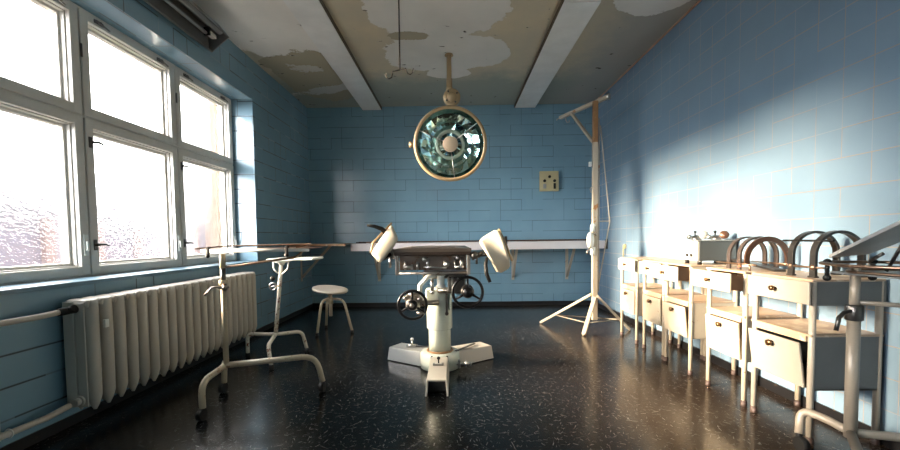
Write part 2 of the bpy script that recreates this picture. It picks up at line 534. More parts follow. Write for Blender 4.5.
        for j in range(nj - 1):
            q(top[0][j], top[0][j + 1], bot[0][j + 1], bot[0][j], False)
            q(top[-1][j], bot[-1][j], bot[-1][j + 1], top[-1][j + 1], False)
        return s
    def build(s, name, m, parent=None, origin=None, label=None, kind=None):
        o_par = ORI.get(parent.name, Vector((0, 0, 0))) if parent else Vector((0, 0, 0))
        own = Vector(origin) if origin is not None else o_par
        bmesh.ops.recalc_face_normals(s.bm, faces=s.bm.faces)
        me = bpy.data.meshes.new(name)
        for v in s.bm.verts: v.co -= own
        s.bm.to_mesh(me); s.bm.free()
        me.materials.append(m)
        o = bpy.data.objects.new(name, me)
        COL.objects.link(o)
        if parent: o.parent = parent
        o.location = own - o_par
        ORI[o.name] = own
        if label: o['label'] = label
        if kind: o['kind'] = kind
        return o

def thing(name, label, cat, loc, group=None):
    o = bpy.data.objects.new(name, None); COL.objects.link(o)
    o.empty_display_size = .1
    o.location = loc; ORI[o.name] = Vector(loc)
    o['label'] = label; o['category'] = cat
    if group: o['group'] = group
    return o
def tag(o, label, cat, group=None):
    o['label'] = label; o['category'] = cat
    if group: o['group'] = group
    return o
def struct(name, mb, m):
    o = mb.build(name, m); o['kind'] = 'structure'; return o

# ------------------------------------------------------------------ the room
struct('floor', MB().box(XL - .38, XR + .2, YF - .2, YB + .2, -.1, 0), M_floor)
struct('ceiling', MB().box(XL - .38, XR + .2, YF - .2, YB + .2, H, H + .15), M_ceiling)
struct('wall_back', MB().box(XL - .38, XR + .2, YB, YB + .2, 0, H), M_tile)
struct('wall_right', MB().box(XR, XR + .2, YF, YB, 0, H), M_tile_right)
struct('wall_front', MB().box(XL - .38, XR + .2, YF - .2, YF, 0, H), M_tile)
wl = MB()
WT = -2.43
wl.box(WT, XL, YF, YB, 0, WZ0)
wl.box(WT, XL, YF, YB, WZ1, H)
wl.box(WT, XL, WIN1, YB, WZ0, WZ1)
wl.box(WT, XL, YF, WB0, WZ0, WZ1)
wl.box(WT, XL, WB1, WIN0, WZ0, WZ1)
struct('wall_left', wl, M_tile_left)
struct('baseboard_back', MB().box(XL, XR, YB - .008, YB, 0, .06), M_skirt)
struct('baseboard_right', MB().box(XR - .008, XR, YF, YB - .008, 0, .06), M_skirt)
struct('baseboard_left', MB().box(XL, XL + .008, YF, YB - .008, 0, .055), M_skirt)
struct('trim_1', MB().box(XR - .012, XR, YF, YB, H - .012, H), M_seam)
struct('trim_2', MB().box(XL - .20, XL + .012, WIN0, WIN1, WZ0 - .02, WZ0 + .004, .004),
       mat('blue_sill_paint', (.12, .22, .30), .35, wear=(.25, .30, .32), wear_amt=.02, wscale=10))
# ceiling beams
for i, (a, b, side) in enumerate([(-1.28, -1.015, 1), (.87, 1.155, -1)]):
    o = struct('trim_%d' % (i + 3), MB().box(a, b, YF, YB, H - .045, H).box(a, b, 3.0 if i == 0 else 3.2, 4.35 if i == 0 else 4.3, H - .052, H - .044), M_beam)
    ex = b if side > 0 else a
    MB().box(ex - .006 if side < 0 else ex, ex if side < 0 else ex + .006, YF, YB, H - .043, H - .001).build('trim_board', M_beamside, o)

# windows: casement units 0.84 m wide, upper vent over a tall lower sash
FX = -2.285          # room face of the sashes
PITCHW = .8425
wn = 0
for i in range(5):  # last two units are added behind the camera to bring in daylight
    y1 = (WIN1 - .005 - i * PITCHW) if i < 3 else (WB1 - .005 - (i - 3) * PITCHW)
    y0 = y1 - PITCHW
    wn += 1
    root = bpy.data.objects.new('window_%d' % wn, None); COL.objects.link(root)
    root.location = (FX, y0, WZ0); ORI[root.name] = Vector((FX, y0, WZ0)); root['kind'] = 'structure'
    fr = MB()
    zt = (1.735, 1.80)
    # fixed frame
    fr.box(FX - .13, FX - .012, y0, y0 + .022, WZ0, WZ1).box(FX - .13, FX - .012, y1 - .022, y1, WZ0, WZ1)
    fr.box(FX - .13, FX - .010, y0, y1, WZ0, WZ0 + .03).box(FX - .13, FX - .010, y0, y1, WZ1 - .035, WZ1).box(FX - .13, FX - .014, y0, y1, zt[0] + .005, zt[1] - .01)
    fr.build('window_frame', M_frame, root)
    for nm, za, zb in (('lower_sash', WZ0 + .012, zt[0] + .022), ('upper_sash', zt[0] + .034, WZ1 - .012)):
        s = MB()
        a, b = y0 + .006, y1 - .006
        w = .056
        def rim(a, b, za, zb, w, x0, x1, bev):
            s.box(x0, x1, a, a + w, za, zb, bev).box(x0, x1, b - w, b, za, zb, bev)
            s.box(x0, x1, a + w - .002, b - w + .002, za, za + w, bev).box(x0, x1, a + w - .002, b - w + .002, zb - w, zb, bev)
        rim(a, b, za, zb, w, FX - .028, FX, .004)
        rim(a + .012, b - .012, za + .012, zb - .012, w - .004, FX - .055, FX - .026, .003)
        rim(a + .02, b - .02, za + .02, zb - .02, w + .004, FX - .10, FX - .053, .003)
        so = s.build(nm, M_frame, root)
        MB().box(FX - .086, FX - .082, a + .05, b - .05, za + .05, zb - .05).build('pane', M_glass, so)
        def handle(y, z, horiz=True, lever=.07):
            h = MB()
            h.box(FX, FX + .008, y - .012, y + .012, z - .034, z + .034, .003)
            h.cyl((FX, y, z), (FX + .028, y, z), .009)
            h.tube([(FX + .026, y - .01, z), (FX + .03, y + lever * .5, z + .004), (FX + .03, y + lever, z - .006)], [.009, .008, .005])
            h.build('handle', M_darksteel, so)
        if nm == 'lower_sash':
            for z in (.965, 1.61): handle(a + .028, z)
            # white knob on the neighbouring stile
            MB().box(FX, FX + .02, b - .034, b - .018, .93, .99, .005).box(FX, FX + .008, b - .042, b - .012, .90, 1.03, .002).build('knob', M_white, so)
        else:
            for y in (a + .13, b - .16):
                h = MB()
                h.box(FX, FX + .006, y - .035, y + .035, zb - .042, zb - .018, .002)
                h.bar((FX + .012, y - .03, zb - .024), (FX + .022, y + .06, zb - .052), .008, .006)
                h.cyl((FX, y, zb - .03), (FX + .02, y, zb - .03), .008)
                h.build('latch', M_darksteel, so)
            MB().cyl((FX + .004, a - .004, zb - .30), (FX + .004, a - .004, zb - .22), .006).build('hinge', M_darksteel, so)
# outside, seen blurred through the glass
struct('trim_5', MB().box(-2.57, WT - .002, WIN1 - .07, WIN1 + .3, .2, 3.2).box(-2.57, WT - .002, WIN0 - .3, WIN0 - .06, .2, 3.2), M_orange)
nb = thing('neighbouring_building', 'low violet-blue building with orange posts seen through the frosted windows', 'building', (-9.2, 7, -4))
MB().box(-9.6, -9.0, 3.0, 18.0, -4, 1.2).build('wall', M_violet, nb)
MB().box(-9.7, -9.02, 2.9, 18.1, 1.2, 2.6).build('upper_wall', M_lilac, nb)
for i in range(12):
    y = 3.6 + i * 1.25
    MB().box(-9.0, -8.88, y, y + .22, -4, 1.5).build('post', M_opost, nb)
MB().box(-9.0, -8.9, 3.0, 18, -.25, .0).build('cornice', M_opost, nb)
ln = MB().tube([(-6, -4, 1.72), (-6, 6, 1.66), (-6, 16, 1.72)], .02).build('overhead_cable', M_cond)
tag(ln, 'thin dark cable crossing behind the frosted window panes', 'cable')
gd = MB().box(-40, -3.0, -20, 40, -4.1, -4).build('yard_ground', M_bright); gd['kind'] = 'structure'

# ------------------------------------------------------------------ radiator
ry0, n_fin, step = 2.045, 21, .0838
rad = thing('radiator', 'cream ribbed cast iron radiator below the frosted windows', 'radiator', (-1.98, ry0 + .85, .1))
for i in range(n_fin):
    y = ry0 + .03 + i * step
    s = MB()
    zb_, zt_ = .095, .685
    for x, rx in ((-1.925, .026), (-2.0, .022)):
        # a hollow column with pointed ends
        prof = [(.006, zb_), (.018, zb_ + .03), (.029, zb_ + .075), (.030, (zb_ + zt_) / 2), (.030, zt_ - .07), (.029, zt_ - .025), (.022, zt_ - .004)]
        rings = []
        for r, z in prof:
            rings.append([s.bm.verts.new((x + math.cos(2 * PI * q / 14) * r * (rx / .026) * 1.25, y + math.sin(2 * PI * q / 14) * r, z)) for q in range(14)])
        s.skin(rings)
    s.box(-2.03, -1.905, y - .036, y + .036, zt_ - .045, zt_, .014)
    s.box(-2.005, -1.93, y - .017, y + .017, zb_ + .02, zb_ + .062, .010)
    s.box(-2.0, -1.925, y - .006, y + .006, zb_ + .05, zt_ - .03)
    o = s.build('radiator_fin', M_rad, rad)
for z in (.635, .155):
    MB().cyl((-1.965, ry0 + .005, z), (-1.965, ry0 + n_fin * step - .03, z), .024).build('header_pipe', M_rad, rad)
MB().box(-2.035, -1.98, ry0 - .012, ry0 - .002, .12, .675, .004).box(-1.975, -1.925, ry0 - .010, ry0 - .002, .12, .67, .004).build('end_plate', M_rad, rad)
MB().box(-1.905, -1.888, ry0 + .075, ry0 + .10, .52, .565, .003).build('tag', M_white, rad, label='small white metering tag')
MB().cyl((-1.965, ry0 - .02, .155), (-1.965, ry0 + .01, .155), .028).cyl((-1.965, ry0 - .045, .155), (-1.965, ry0 - .018, .155), .019).build('union_nut', M_rad, rad)
v = MB().cyl((-1.965, ry0 - .10, .637), (-1.965, ry0 - .012, .637), .019).cyl((-1.965, ry0 - .05, .637), (-1.93, ry0 - .05, .65), .018)
v.build('valve', M_black, rad, label='black radiator valve')
tag(MB().tube([(-1.965, ry0 - .10, .637), (-1.975, 1.85, .632), (-2.0, 1.5, .634), (-2.0, .3, .64)], .0145).build('upper_heating_pipe', M_rad),
    'off-white heating pipe entering the black valve at the radiator top', 'pipe')
tag(MB().tube([(-1.965, ry0 - .066, .155), (-1.985, 1.88, .135), (-2.01, 1.72, .13), (-2.01, .3, .13)], .0145).build('lower_heating_pipe', M_rad),
    'off-white heating pipe leaving the bottom corner of the radiator', 'pipe')
pc = thing('pipe_clip', 'small white wall clip holding the low heating pipe', 'clip', (-2.06, 1.74, .13))
MB().box(XL, XL + .006, 1.72, 1.755, .085, .20, .002).build('plate', M_white, pc)
MB().torus((-2.01, 1.738, .13), (0, 1, 0), .019, .003).box(XL, -2.028, 1.734, 1.742, .126, .134).build('clamp', M_white, pc)
for z in (.18, .10): MB().cyl((XL + .006, 1.738, z), (XL + .011, 1.738, z), .008).build('screw', M_darksteel, pc)

# ------------------------------------------------------------------ fluorescent trough on the left wall
ft = thing('fluorescent_trough', 'open grey lamp trough below the ceiling above the windows', 'light fixture', (-1.95, 2.6, 2.7))
yA, yB_ = 1.2, 3.42
s = MB()
sec = [(-2.07, 2.79), (-2.06, 2.59), (-2.03, 2.57), (-2.026, 2.58), (-2.05, 2.60), (-2.058, 2.79)]
s.prism([(x, yB_, z) for x, z in sec], (0, yA - yB_, 0))
sec2 = [(-2.06, 2.775), (-1.96, 2.78), (-1.885, 2.69), (-1.878, 2.695), (-1.955, 2.79), (-2.06, 2.787)]
s.prism([(x, yB_, z) for x, z in sec2], (0, yA - yB_, 0))
s.build('reflector', M_trough, ft)
MB().prism([(-2.07, yB_, 2.79), (-2.06, yB_, 2.59), (-2.03, yB_, 2.568), (-1.878, yB_, 2.69), (-1.955, yB_, 2.79)], (0, .006, 0)).build('end_cap', M_trough, ft)
MB().cyl((-1.935, yA, 2.725), (-1.935, yB_ - .03, 2.725), .028).build('ballast_cover', M_grey, ft)
MB().cyl((-2.0, yA, 2.67), (-2.0, yB_ - .1, 2.67), .013).build('tube', M_grey, ft)
MB().box(-2.02, -1.97, yB_ - .12, yB_ - .10, 2.655, 2.72, .004).build('lamp_holder', M_black, ft)
MB().box(-2.01, -1.97, yB_ - .098, yB_ - .02, 2.665, 2.695, .004).build('starter', M_white, ft)
MB().box(-2.07, -1.98, 2.0, 2.05, 2.79, H - .002, 0).build('bracket', M_grey, ft)

# ------------------------------------------------------------------ ceiling rod with two hooks
hk = thing('ceiling_hook_rod', 'thin dark iron rod hanging from the ceiling, ending in two hooks', 'hook', (-.29, 2.2, H))
MB().cyl((-.285, 2.2, 1.895), (-.285, 2.2, H), .0042).cyl((-.285, 2.2, H - .02), (-.285, 2.2, H), .02).build('rod', M_wirerust, hk)
MB().tube([(-.285, 2.2, 1.892), (-.325, 2.2, 1.885), (-.325, 2.2, 1.872), (-.330, 2.2, 1.853), (-.345, 2.2, 1.846), (-.358, 2.2, 1.855), (-.362, 2.2, 1.874)], .0035, 8).build('hook', M_wirerust, hk)
MB().tube([(-.285, 2.2, 1.893), (-.252, 2.2, 1.900), (-.250, 2.2, 1.888), (-.242, 2.2, 1.872), (-.229, 2.2, 1.867), (-.216, 2.2, 1.878), (-.212, 2.2, 1.900)], .0035, 8).build('hook', M_wirerust, hk)

# ------------------------------------------------------------------ operating lamp
LC = Vector((-.031, 3.98, 1.905)); LN = Vector((.05, -.985, -.13)).normalized(); LR = .355
lp = thing('operating_lamp', 'round beige operating lamp with teal mirror glass hanging above the table', 'lamp', (-.035, 4.15, H))
MB().cyl((-.037, 4.15, 2.54), (-.037, 4.15, H), .025).lathe([(.045, -.012), (.04, 0)], (-.037, 4.15, H - .004)).build('ceiling_pole', M_lampring, lp)
s = MB()
s.cyl((-.037, 4.15, 2.50), (-.037, 4.15, 2.60), .030).sphere((-.037, 4.15, 2.50), .036)
s.tube([(-.037, 4.15, 2.5), (-.055, 4.14, 2.46), (-.06, 4.12, 2.40)], .018)
s.build('swivel_joint', M_lampring, lp)
kn = Vector((-.012, 4.05, 2.375))
s = MB()
s.lathe([(.050, -.03), (.082, -.03), (.086, -.015), (.086, .03), (.06, .04), (.02, .045)], kn, (0, 1, 0), 28)
s.lathe([(.001, -.034), (.048, -.034), (.05, -.028)], kn, (0, 1, 0), 28)
joint = s.build('joint_housing', M_lampring, lp)
for a in range(4):
    s = MB()
    an = a * PI / 2 + .6
    p = kn + Vector((math.cos(an) * .062, -.032, math.sin(an) * .062))
    s.cyl(p, p + Vector((0, -.008, 0)), .009)
    s.build('screw', M_darksteel, joint)
s = MB()
s.bar((-.06, 4.1, 2.44), (-.02, 4.06, 2.36), .03, .03); s.tube([kn + Vector((0, .01, .02)), LC - LN * .06 + Vector((0, 0, LR * .95))], .024)
s.build('lamp_arm', M_lampring, lp)
# dish
s = MB()
s.lathe([(LR - .028, .012), (LR - .018, .022), (LR, .016), (LR + .008, 0), (LR + .004, -.02), (LR * .97, -.06), (LR * .86, -.15), (LR * .62, -.23), (LR * .3, -.265), (.06, -.27), (.055, -.30), (.0, -.30)], LC, LN, 56, caps=False)
dish = s.build('lamp_dome', M_lampring, lp)
s = MB()
nf = 26
ax = LN; ra = ax.orthogonal().normalized(); rb = ax.cross(ra)
prof = [(LR - .022, .010), (LR * .84, -.06), (LR * .62, -.115), (LR * .40, -.145), (.07, -.150)]
rings = []
for r, h in prof:
    rings.append([s.bm.verts.new(LC + ax * (h + (random.uniform(-.010, .010) if h < 0 else 0)) + (ra * math.cos(2 * PI * i / nf) + rb * math.sin(2 * PI * i / nf)) * r) for i in range(nf)])
s.skin(rings, caps=False, smooth=False)
mir = s.build('mirror_reflector', M_mirror, lp)
s = MB()
s.lathe([(.145, -.135), (.150, -.07), (.142, -.062), (.118, -.06), (.112, -.09)], LC, LN, 40, caps=False)
s.build('inner_ring', mat('pale_green_ring', (.42, .52, .42), .25, .3), lp)
s = MB()
s.lathe([(.001, .0), (.070, 0), (.076, -.006), (.076, -.05), (.05, -.13)], LC + Vector((0, 0, 0)), LN, 36)
s.build('bulb_cap', mat('tan_bulb_cap', (.55, .43, .30), .5), lp)
s = MB()
for i in range(3):
    an = 2 * PI * i / 3 + .9
    d = ra * math.cos(an) + rb * math.sin(an)
    s.tube([LC + d * .075 - LN * .02, LC + d * (LR - .03) - LN * .0], .005, 8)
s.build('cap_strut', M_chrome, lp)
s = MB()
lh = LC - Vector((LR + .01, 0, 0)) + Vector((0, 0, -.0))
s.cyl(lh, lh + Vector((-.035, 0, 0)), .02).cyl(lh + Vector((-.03, 0, -.028)), lh + Vector((-.03, 0, .028)), .012)
s.build('tilt_handle', M_lampring, lp)

# ------------------------------------------------------------------ control panel on the back wall
cp = thing('control_panel', 'square yellowish control panel with dark switches on the back wall', 'switch panel', (1.34, YB, 1.62))
MB().box(1.21, 1.475, YB - .05, YB, 1.625, 1.905, .006).build('housing', M_panel, cp)
for x, z, w, h in ((1.345, 1.825, .026, .02), (1.275, 1.768, .026, .02), (1.415, 1.768, .026, .02)):
    MB().cyl((x, YB - .062, z), (x, YB - .05, z), .02).box(x - w / 2, x + w / 2, YB - .07, YB - .06, z - h / 2, z + h / 2, .002).build('switch', M_black, cp)
MB().box(1.255, 1.30, YB - .056, YB - .049, 1.66, 1.725, .003).build('socket', M_grey, cp)
MB().box(1.40, 1.432, YB - .062, YB - .049, 1.655, 1.735, .004).build('rocker', M_black, cp)

# ------------------------------------------------------------------ shelves along the back
sh = thing('back_wall_shelf', 'long white enamel shelf running across the back wall', 'shelf', (.28, YB, .83))
SX0, SX1, SY0, SZ0, SZ1 = -1.355, XR - .004, 5.20, .822, .922
MB().box(SX0, SX1, SY0, YB - .002, SZ1 - .012, SZ1, .003).box(SX0, SX1, SY0, SY0 + .015, SZ0, SZ1 - .006, .003).box(SX0, SX0 + .015, SY0, YB - .002, SZ0, SZ1 - .006).build('shelf_board', M_shelfwhite, sh)
MB().box(SX1 - .03, SX1 + .002, SY0 - .012, SY0 - .002, SZ0 - .005, SZ1 + .02, .003).build('end_clamp', M_black, sh)
MB().box(SX0, SX1, YB - .03, YB - .002, SZ1, SZ1 + .02).build('back_rail', M_brownmetal, sh)
for x in (-1.09, .83, 1.60):
    s = MB()
    s.box(x - .02, x + .02, YB - .012, YB - .002, .37, SZ1 - .014)
    s.bar((x, YB - .012, .41), (x, SY0 + .10, SZ1 - .02), .035, .012)
    s.box(x - .02, x + .02, SY0 + .05, YB - .01, SZ1 - .022, SZ1 - .012)
    s.build('bracket', M_postpaint, sh)
tag(MB().box(-1.30, -1.17, 5.26, 5.30, SZ1, SZ1 + .018, .004).sphere((-1.20, 5.28, SZ1 + .012), .012).sphere((-1.26, 5.28, SZ1 + .012), .012).build('small_clamp', M_black),
    'tiny black clamp lying on the left end of the white shelf', 'clamp')
cs = thing('corner_shelf', 'thin brown-edged shelf board in the back left corner', 'shelf', (-1.75, 5.4, .9))
MB().box(XL, SX0 - .004, 4.98, YB - .002, .912, .922, .002).build('shelf_board', M_grey, cs)
MB().box(XL, SX0 - .004, 4.965, 4.98, .897, .925, .003).build('edge_strip', M_wood, cs, label='brown wooden edge strip')
s = MB()
s.bar((XL + .008, 5.36, .47), (-1.66, 5.36, .905), .03, .012, (0, 1, 0)); s.box(XL, XL + .008, 5.34, 5.38, .42, .91)
s.box(XL, -1.6, 5.345, 5.375, .902, .911)
s.build('bracket', M_postpaint, cs)

# ------------------------------------------------------------------ lifting stand with mast
mx, my = 1.462, 4.2
iv = thing('infusion_mast', 'tall cream wooden mast on a tripod base with slanted top arm', 'infusion stand', (mx, my, 0))
MB().box(mx - .028, mx + .028, my - .02, my + .02, .10, 1.95, .006).build('mast', M_postpaint, iv)
MB().box(mx - .024, mx + .026, my - .021, my + .021, 1.95, 2.37, .004).build('mast_head', M_wood, iv, label='bare orange wooden mast head')
aL, aR = Vector((1.265, 4.82, 2.385)), Vector((1.565, 4.12, 2.385))
MB().bar(aL, aR, .045, .035, bev=.005).build('top_arm', M_postpaint, iv)
MB().bar((1.335, 4.60, 2.37), (mx - .01, my + .03, 1.96), .03, .025).build('brace', M_postpaint, iv)
MB().cyl((1.565, 4.12, 2.36), (1.565, 4.12, 2.41), .022).build('pulley', M_chrome, iv)
MB().tube([(1.305, 4.72, 2.37), (1.305, 4.72, 2.33), (1.32, 4.72, 2.30), (1.345, 4.72, 2.31), (1.345, 4.72, 2.33)], .006, 8).build('hook', M_chrome, iv)
MB().tube([(1.26, 4.82, 2.385), (1.235, 4.83, 2.375), (1.225, 4.83, 2.36)], .006, 8).build('hook', M_chrome, iv)
fl_, ff_, frt = (.965, 4.52, .012), (1.262, 3.93, .012), (1.80, 4.13, .012)
for f_, tp in ((fl_, (mx - .02, my, .38)), (ff_, (mx - .005, my - .02, .34)), (frt, (mx + .02, my - .01, .36))):
    MB().bar(f_, tp, .04, .026, bev=.004).sphere((f_[0], f_[1], .012), .012).build('leg', M_postpaint, iv)
lo = lambda f_, t: Vector(f_).lerp(Vector((mx, my, .37)), t)
MB().tube([lo(fl_, .28), lo(ff_, .28), lo(frt, .28)], .0055, 8, cyc=True).build('leg_tie', M_postpaint, iv)
MB().tube([(mx + .055, my, 2.12), (mx + .155, my, 1.137), (mx + .02, my, .36)], .0065, 8).build('truss_rod', M_postpaint, iv)
MB().tube([(mx + .042, my, 2.2), (mx + .042, my, .40)], .006, 8).build('truss_rod', M_postpaint, iv)
MB().tube([(mx + .02, my, 1.137), (mx + .155, my, 1.137)], .006, 8).build('spreader', M_postpaint, iv)
s = MB()
s.lathe([(.01, -.035), (.06, -.03), (.085, -.012), (.085, .012), (.06, .03), (.01, .035)], (mx - .055, my - .035, .94), (.9, -.43, 0), 28)
s.build('winch_reel', M_white, iv, label='round white winch reel')
MB().cyl((mx - .035, my - .03, 1.03), (mx - .035, my - .03, 1.085), .022).sphere((mx - .03, my - .03, 1.09), .024).cyl((mx - .03, my - .03, .79), (mx - .03, my - .03, .87), .026).build('reel_mount', M_white, iv)
MB().torus((mx - .015, my - .06, .94), (.9, -.43, 0), .07, .007, a0=-1.2, a1=1.4).tube([(mx - .06, my - .06, .87), (mx - .11, my - .08, .82), (mx - .10, my - .08, .80)], .009).build('crank', M_steel, iv)
MB().box(mx - .07, mx - .04, my - .025, my + .005, 1.70, 1.75, .006).build('cleat', M_white, iv)
MB().tube([(mx - .03, my - .02, 1.50), (mx - .06, my - .03, 1.47), (mx - .05, my - .03, 1.43)], .005, 8).build('small_hook', M_chrome, iv)

# socket stub on right wall by the mast
s = MB().cyl((XR - .02, 4.66, .86), (XR, 4.66, .86), .028).box(XR - .03, XR - .018, 4.652, 4.668, .74, .87, .002)
tag(s.build('wall_socket', M_panel), 'small yellowed wall socket on the right wall behind the mast', 'socket')

# ------------------------------------------------------------------ operating table
tb = thing('operating_table', 'old operating table on a pale green column with three-armed base', 'operating table', (-.118, 3.03, 0))
hc = Vector((-.122, 3.03, 0))
MB().lathe([(.150, 0.004), (.152, .05), (.147, .11), (.140, .120), (.09, .124)], hc, (0, 0, 1), 40).build('base_hub', M_greenish, tb)
M_arm = mat('white_base_arm', (.56, .52, .46), .28, wear=(.2, .15, .1), wear_amt=-.06)
for ang, m_ in ((-PI / 2, M_arm), (math.radians(34), M_arm), (math.radians(148), mat('grey_base_arm', (.42, .43, .42), .28, wear=(.2, .15, .1), wear_amt=-.05))):
    d = Vector((math.cos(ang), math.sin(ang), 0)); n = Vector((-d.y, d.x, 0))
    L = .60 if ang < 0 else .45
    s = MB()
    pts = []
    wt, wb = .058, .067
    if ang > 0: wt, wb = .075, .088
    a0 = .10
    # inverted channel: top plate, two cheeks
    def P(t, w, z): return hc + d * t + n * w + Vector((0, 0, z))
    s.sheet([[P(a0, -wt, .108), P(a0, wt, .108)], [P(L - .01, -wt, .102), P(L - .01, wt, .102)]], .01, False)
    for sg in (-1, 1):
        s.sheet([[P(a0, sg * wb, .006), P(a0, sg * wt, .108)], [P(L, sg * wb, .006), P(L - .01, sg * wt, .102)]], .01, False)
    if ang > 0: s.sheet([[P(L, -wb, .006), P(L, wb, .006)], [P(L - .01, -wt, .104), P(L - .01, wt, .104)]], .01, False)
    arm = s.build('base_arm', m_, tb)
    if ang < 0:
        MB().sheet([[P(L - .10, -wb + .006, .006), P(L - .10, wb - .006, .006)], [P(L - .10, -wt + .004, .100), P(L - .10, wt - .004, .100)]], .006, False).build('inner_plate', M_darksteel, arm)
        MB().tube([P(a0 + .055, -wt - .004, .08), P(a0 + .03, -wt - .004, .114), P(a0 + .03, wt + .004, .114), P(a0 + .055, wt + .004, .08)], .005, 8).build('edge_seal', M_black, arm)
        MB().sphere(P(.27, .0, .145), .012).cyl(P(.27, 0, .108), P(.27, 0, .145), .005).build('lock_pin', M_black, arm)
        MB().box(-.155, -.085, 3.03 - .335, 3.03 - .315, .112, .122, .003).cyl(P(.325, -.03, .112), P(.325, -.03, .13), .008).cyl(P(.325, .03, .112), P(.325, .03, .13), .008).build('latch', M_chrome, arm)
    elif ang > 2:
        s = MB(); q = hc + d * .27
        s.cyl(q + Vector((0, 0, .11)), q + Vector((0, 0, .17)), .008).sphere(q + Vector((0, 0, .175)), .014)
        s.box(q.x - .045, q.x + .045, q.y - .012, q.y + .012, .112, .13, .003).cyl(q + Vector((-.03, -.02, .13)), q + Vector((.03, -.02, .135)), .007)
        s.build('foot_lever', M_chrome, arm)
        MB().bar(q + Vector((.02, 0, .118)), q + Vector((.17, -.03, .12)), .02, .006).build('lever_bar', M_darksteel, arm)
    else:
        MB().bar(hc + Vector((.12, -.02, .122)), hc + d * .33 + Vector((0, .02, .12)), .018, .006).build('lever_bar', M_darksteel, arm)
s = MB()
q = hc + Vector((.155, -.13, .06))
s.cyl(q + Vector((-.03, 0, 0)), q + Vector((.06, 0, 0)), .012).cyl(q + Vector((.03, 0, 0)), q + Vector((.045, 0, 0)), .022).sphere(q + Vector((.07, 0, 0)), .014).box(q.x - .02, q.x + .0, q.y - .015, q.y + .015, q.z - .03, q.z + .03, .004)
s.build('drain_valve', M_chrome, tb)
MB().torus(hc + Vector((0, 0, .128)), (0, 0, 1), .095, .008).build('column_collar', M_wood, tb, label='worn brass-coloured collar')
MB().lathe([(.084, .12), (.084, .292), (.088, .298)], hc, (0, 0, 1), 40).build('lower_column', M_greenish, tb)
s = MB().lathe([(.090, .296), (.097, .302), (.097, .585), (.09, .60), (.05, .604)], hc, (0, 0, 1), 40)
s.box(hc.x - .098, hc.x + .0, hc.y - .10, hc.y + .02, .50, .605, .008)
s.build('upper_column', M_greenish, tb)
MB().box(hc.x + .050, hc.x + .066, hc.y - .105, hc.y - .085, .42, .60, .004).cyl((hc.x + .058, hc.y - .11, .425), (hc.x + .058, hc.y - .085, .425), .013).build('slide_lever', M_darksteel, tb)
MB().box(hc.x + .074, hc.x + .09, hc.y - .085, hc.y - .03, .45, .60, .004).build('column_rib', M_greenish, tb)
# head and tilt gear
s = MB()
s.box(-.055, .075, 2.85, 3.2, .60, .705, .012).box(-.24, .10, 2.95, 3.3, .68, .735, .01)
s.build('tilt_gear', M_darksteel, tb)
MB().lathe([(.035, .59), (.035, .63), (.026, .64), (.026, .70), (.036, .71)], (-.105, 2.93, 0), (0, 0, 1), 24).build('neck', M_white, tb)
MB().tube([(-.235, 2.9, .50), (-.262, 2.9, .56), (-.255, 2.9, .64), (-.20, 2.9, .70), (-.14, 2.9, .715)], .018, 12).build('bowed_arm', M_white, tb)
MB().cyl((-.165, 2.86, .60), (-.165, 2.86, .69), .012).cyl((-.02, 2.86, .60), (-.02, 2.86, .70), .012).sphere((-.165, 2.86, .595), .016).build('spindle', M_chrome, tb)
for i in range(3):
    MB().cyl((.02 + i * .03, 2.845, .69), (.02 + i * .03, 2.86, .69), .008).build('bolt', M_chrome, tb)

def hand_wheel(c, R, m, gear):
    s = MB()
    s.torus(c, (0, 1, 0), R, .0105, 44, 10)
    for i in range(3):
        an = PI / 2 + i * 2 * PI / 3
        s.tube([Vector(c), Vector(c) + Vector((math.cos(an) * R, 0, math.sin(an) * R))], [.011, .007], 8)
    s.lathe([(.001, -.03), (.03, -.028), (.038, -.012), (.038, .02), (.02, .03)], c, (0, 1, 0), 24)
    w = s.build('hand_wheel', m, tb)
    g = MB()
    g.lathe([(.042, .012), (.048, .03), (.048, .08), (.035, .10)], c, (0, 1, 0), 24)
    if gear:
        g.lathe([(.001, -.034), (.013, -.034), (.018, -.026), (.034, -.02), (.04, -.005), (.04, .01)], c, (0, 1, 0), 24)
        g.box(c[0] - .055, c[0] + .05, c[1] + .05, c[1] + .10, c[2] - .03, c[2] + .065, .01)
        g.cyl((c[0] + .03, c[1] + .0, c[2] - .055), (c[0] + .085, c[1] + .0, c[2] - .06), .011)
        g.cyl((c[0] - .03, c[1] + .03, c[2] + .07), (c[0] + .05, c[1] + .03, c[2] + .075), .009)
        g.sphere((c[0] - .055, c[1] + .03, c[2] + .045), .016).sphere((c[0] + .05, c[1] + .02, c[2] + .035), .018)
    g.cyl((c[0], c[1] + .05, c[2]), (hc.x, c[1] + .10, c[2]), .02)
    g.build('wheel_gear', M_steel if gear else M_darksteel, tb)
hand_wheel((-.303, 2.80, .513), .100, M_bakelite, True)
hand_wheel((.087, 2.80, .600), .105, M_bakelite, False)
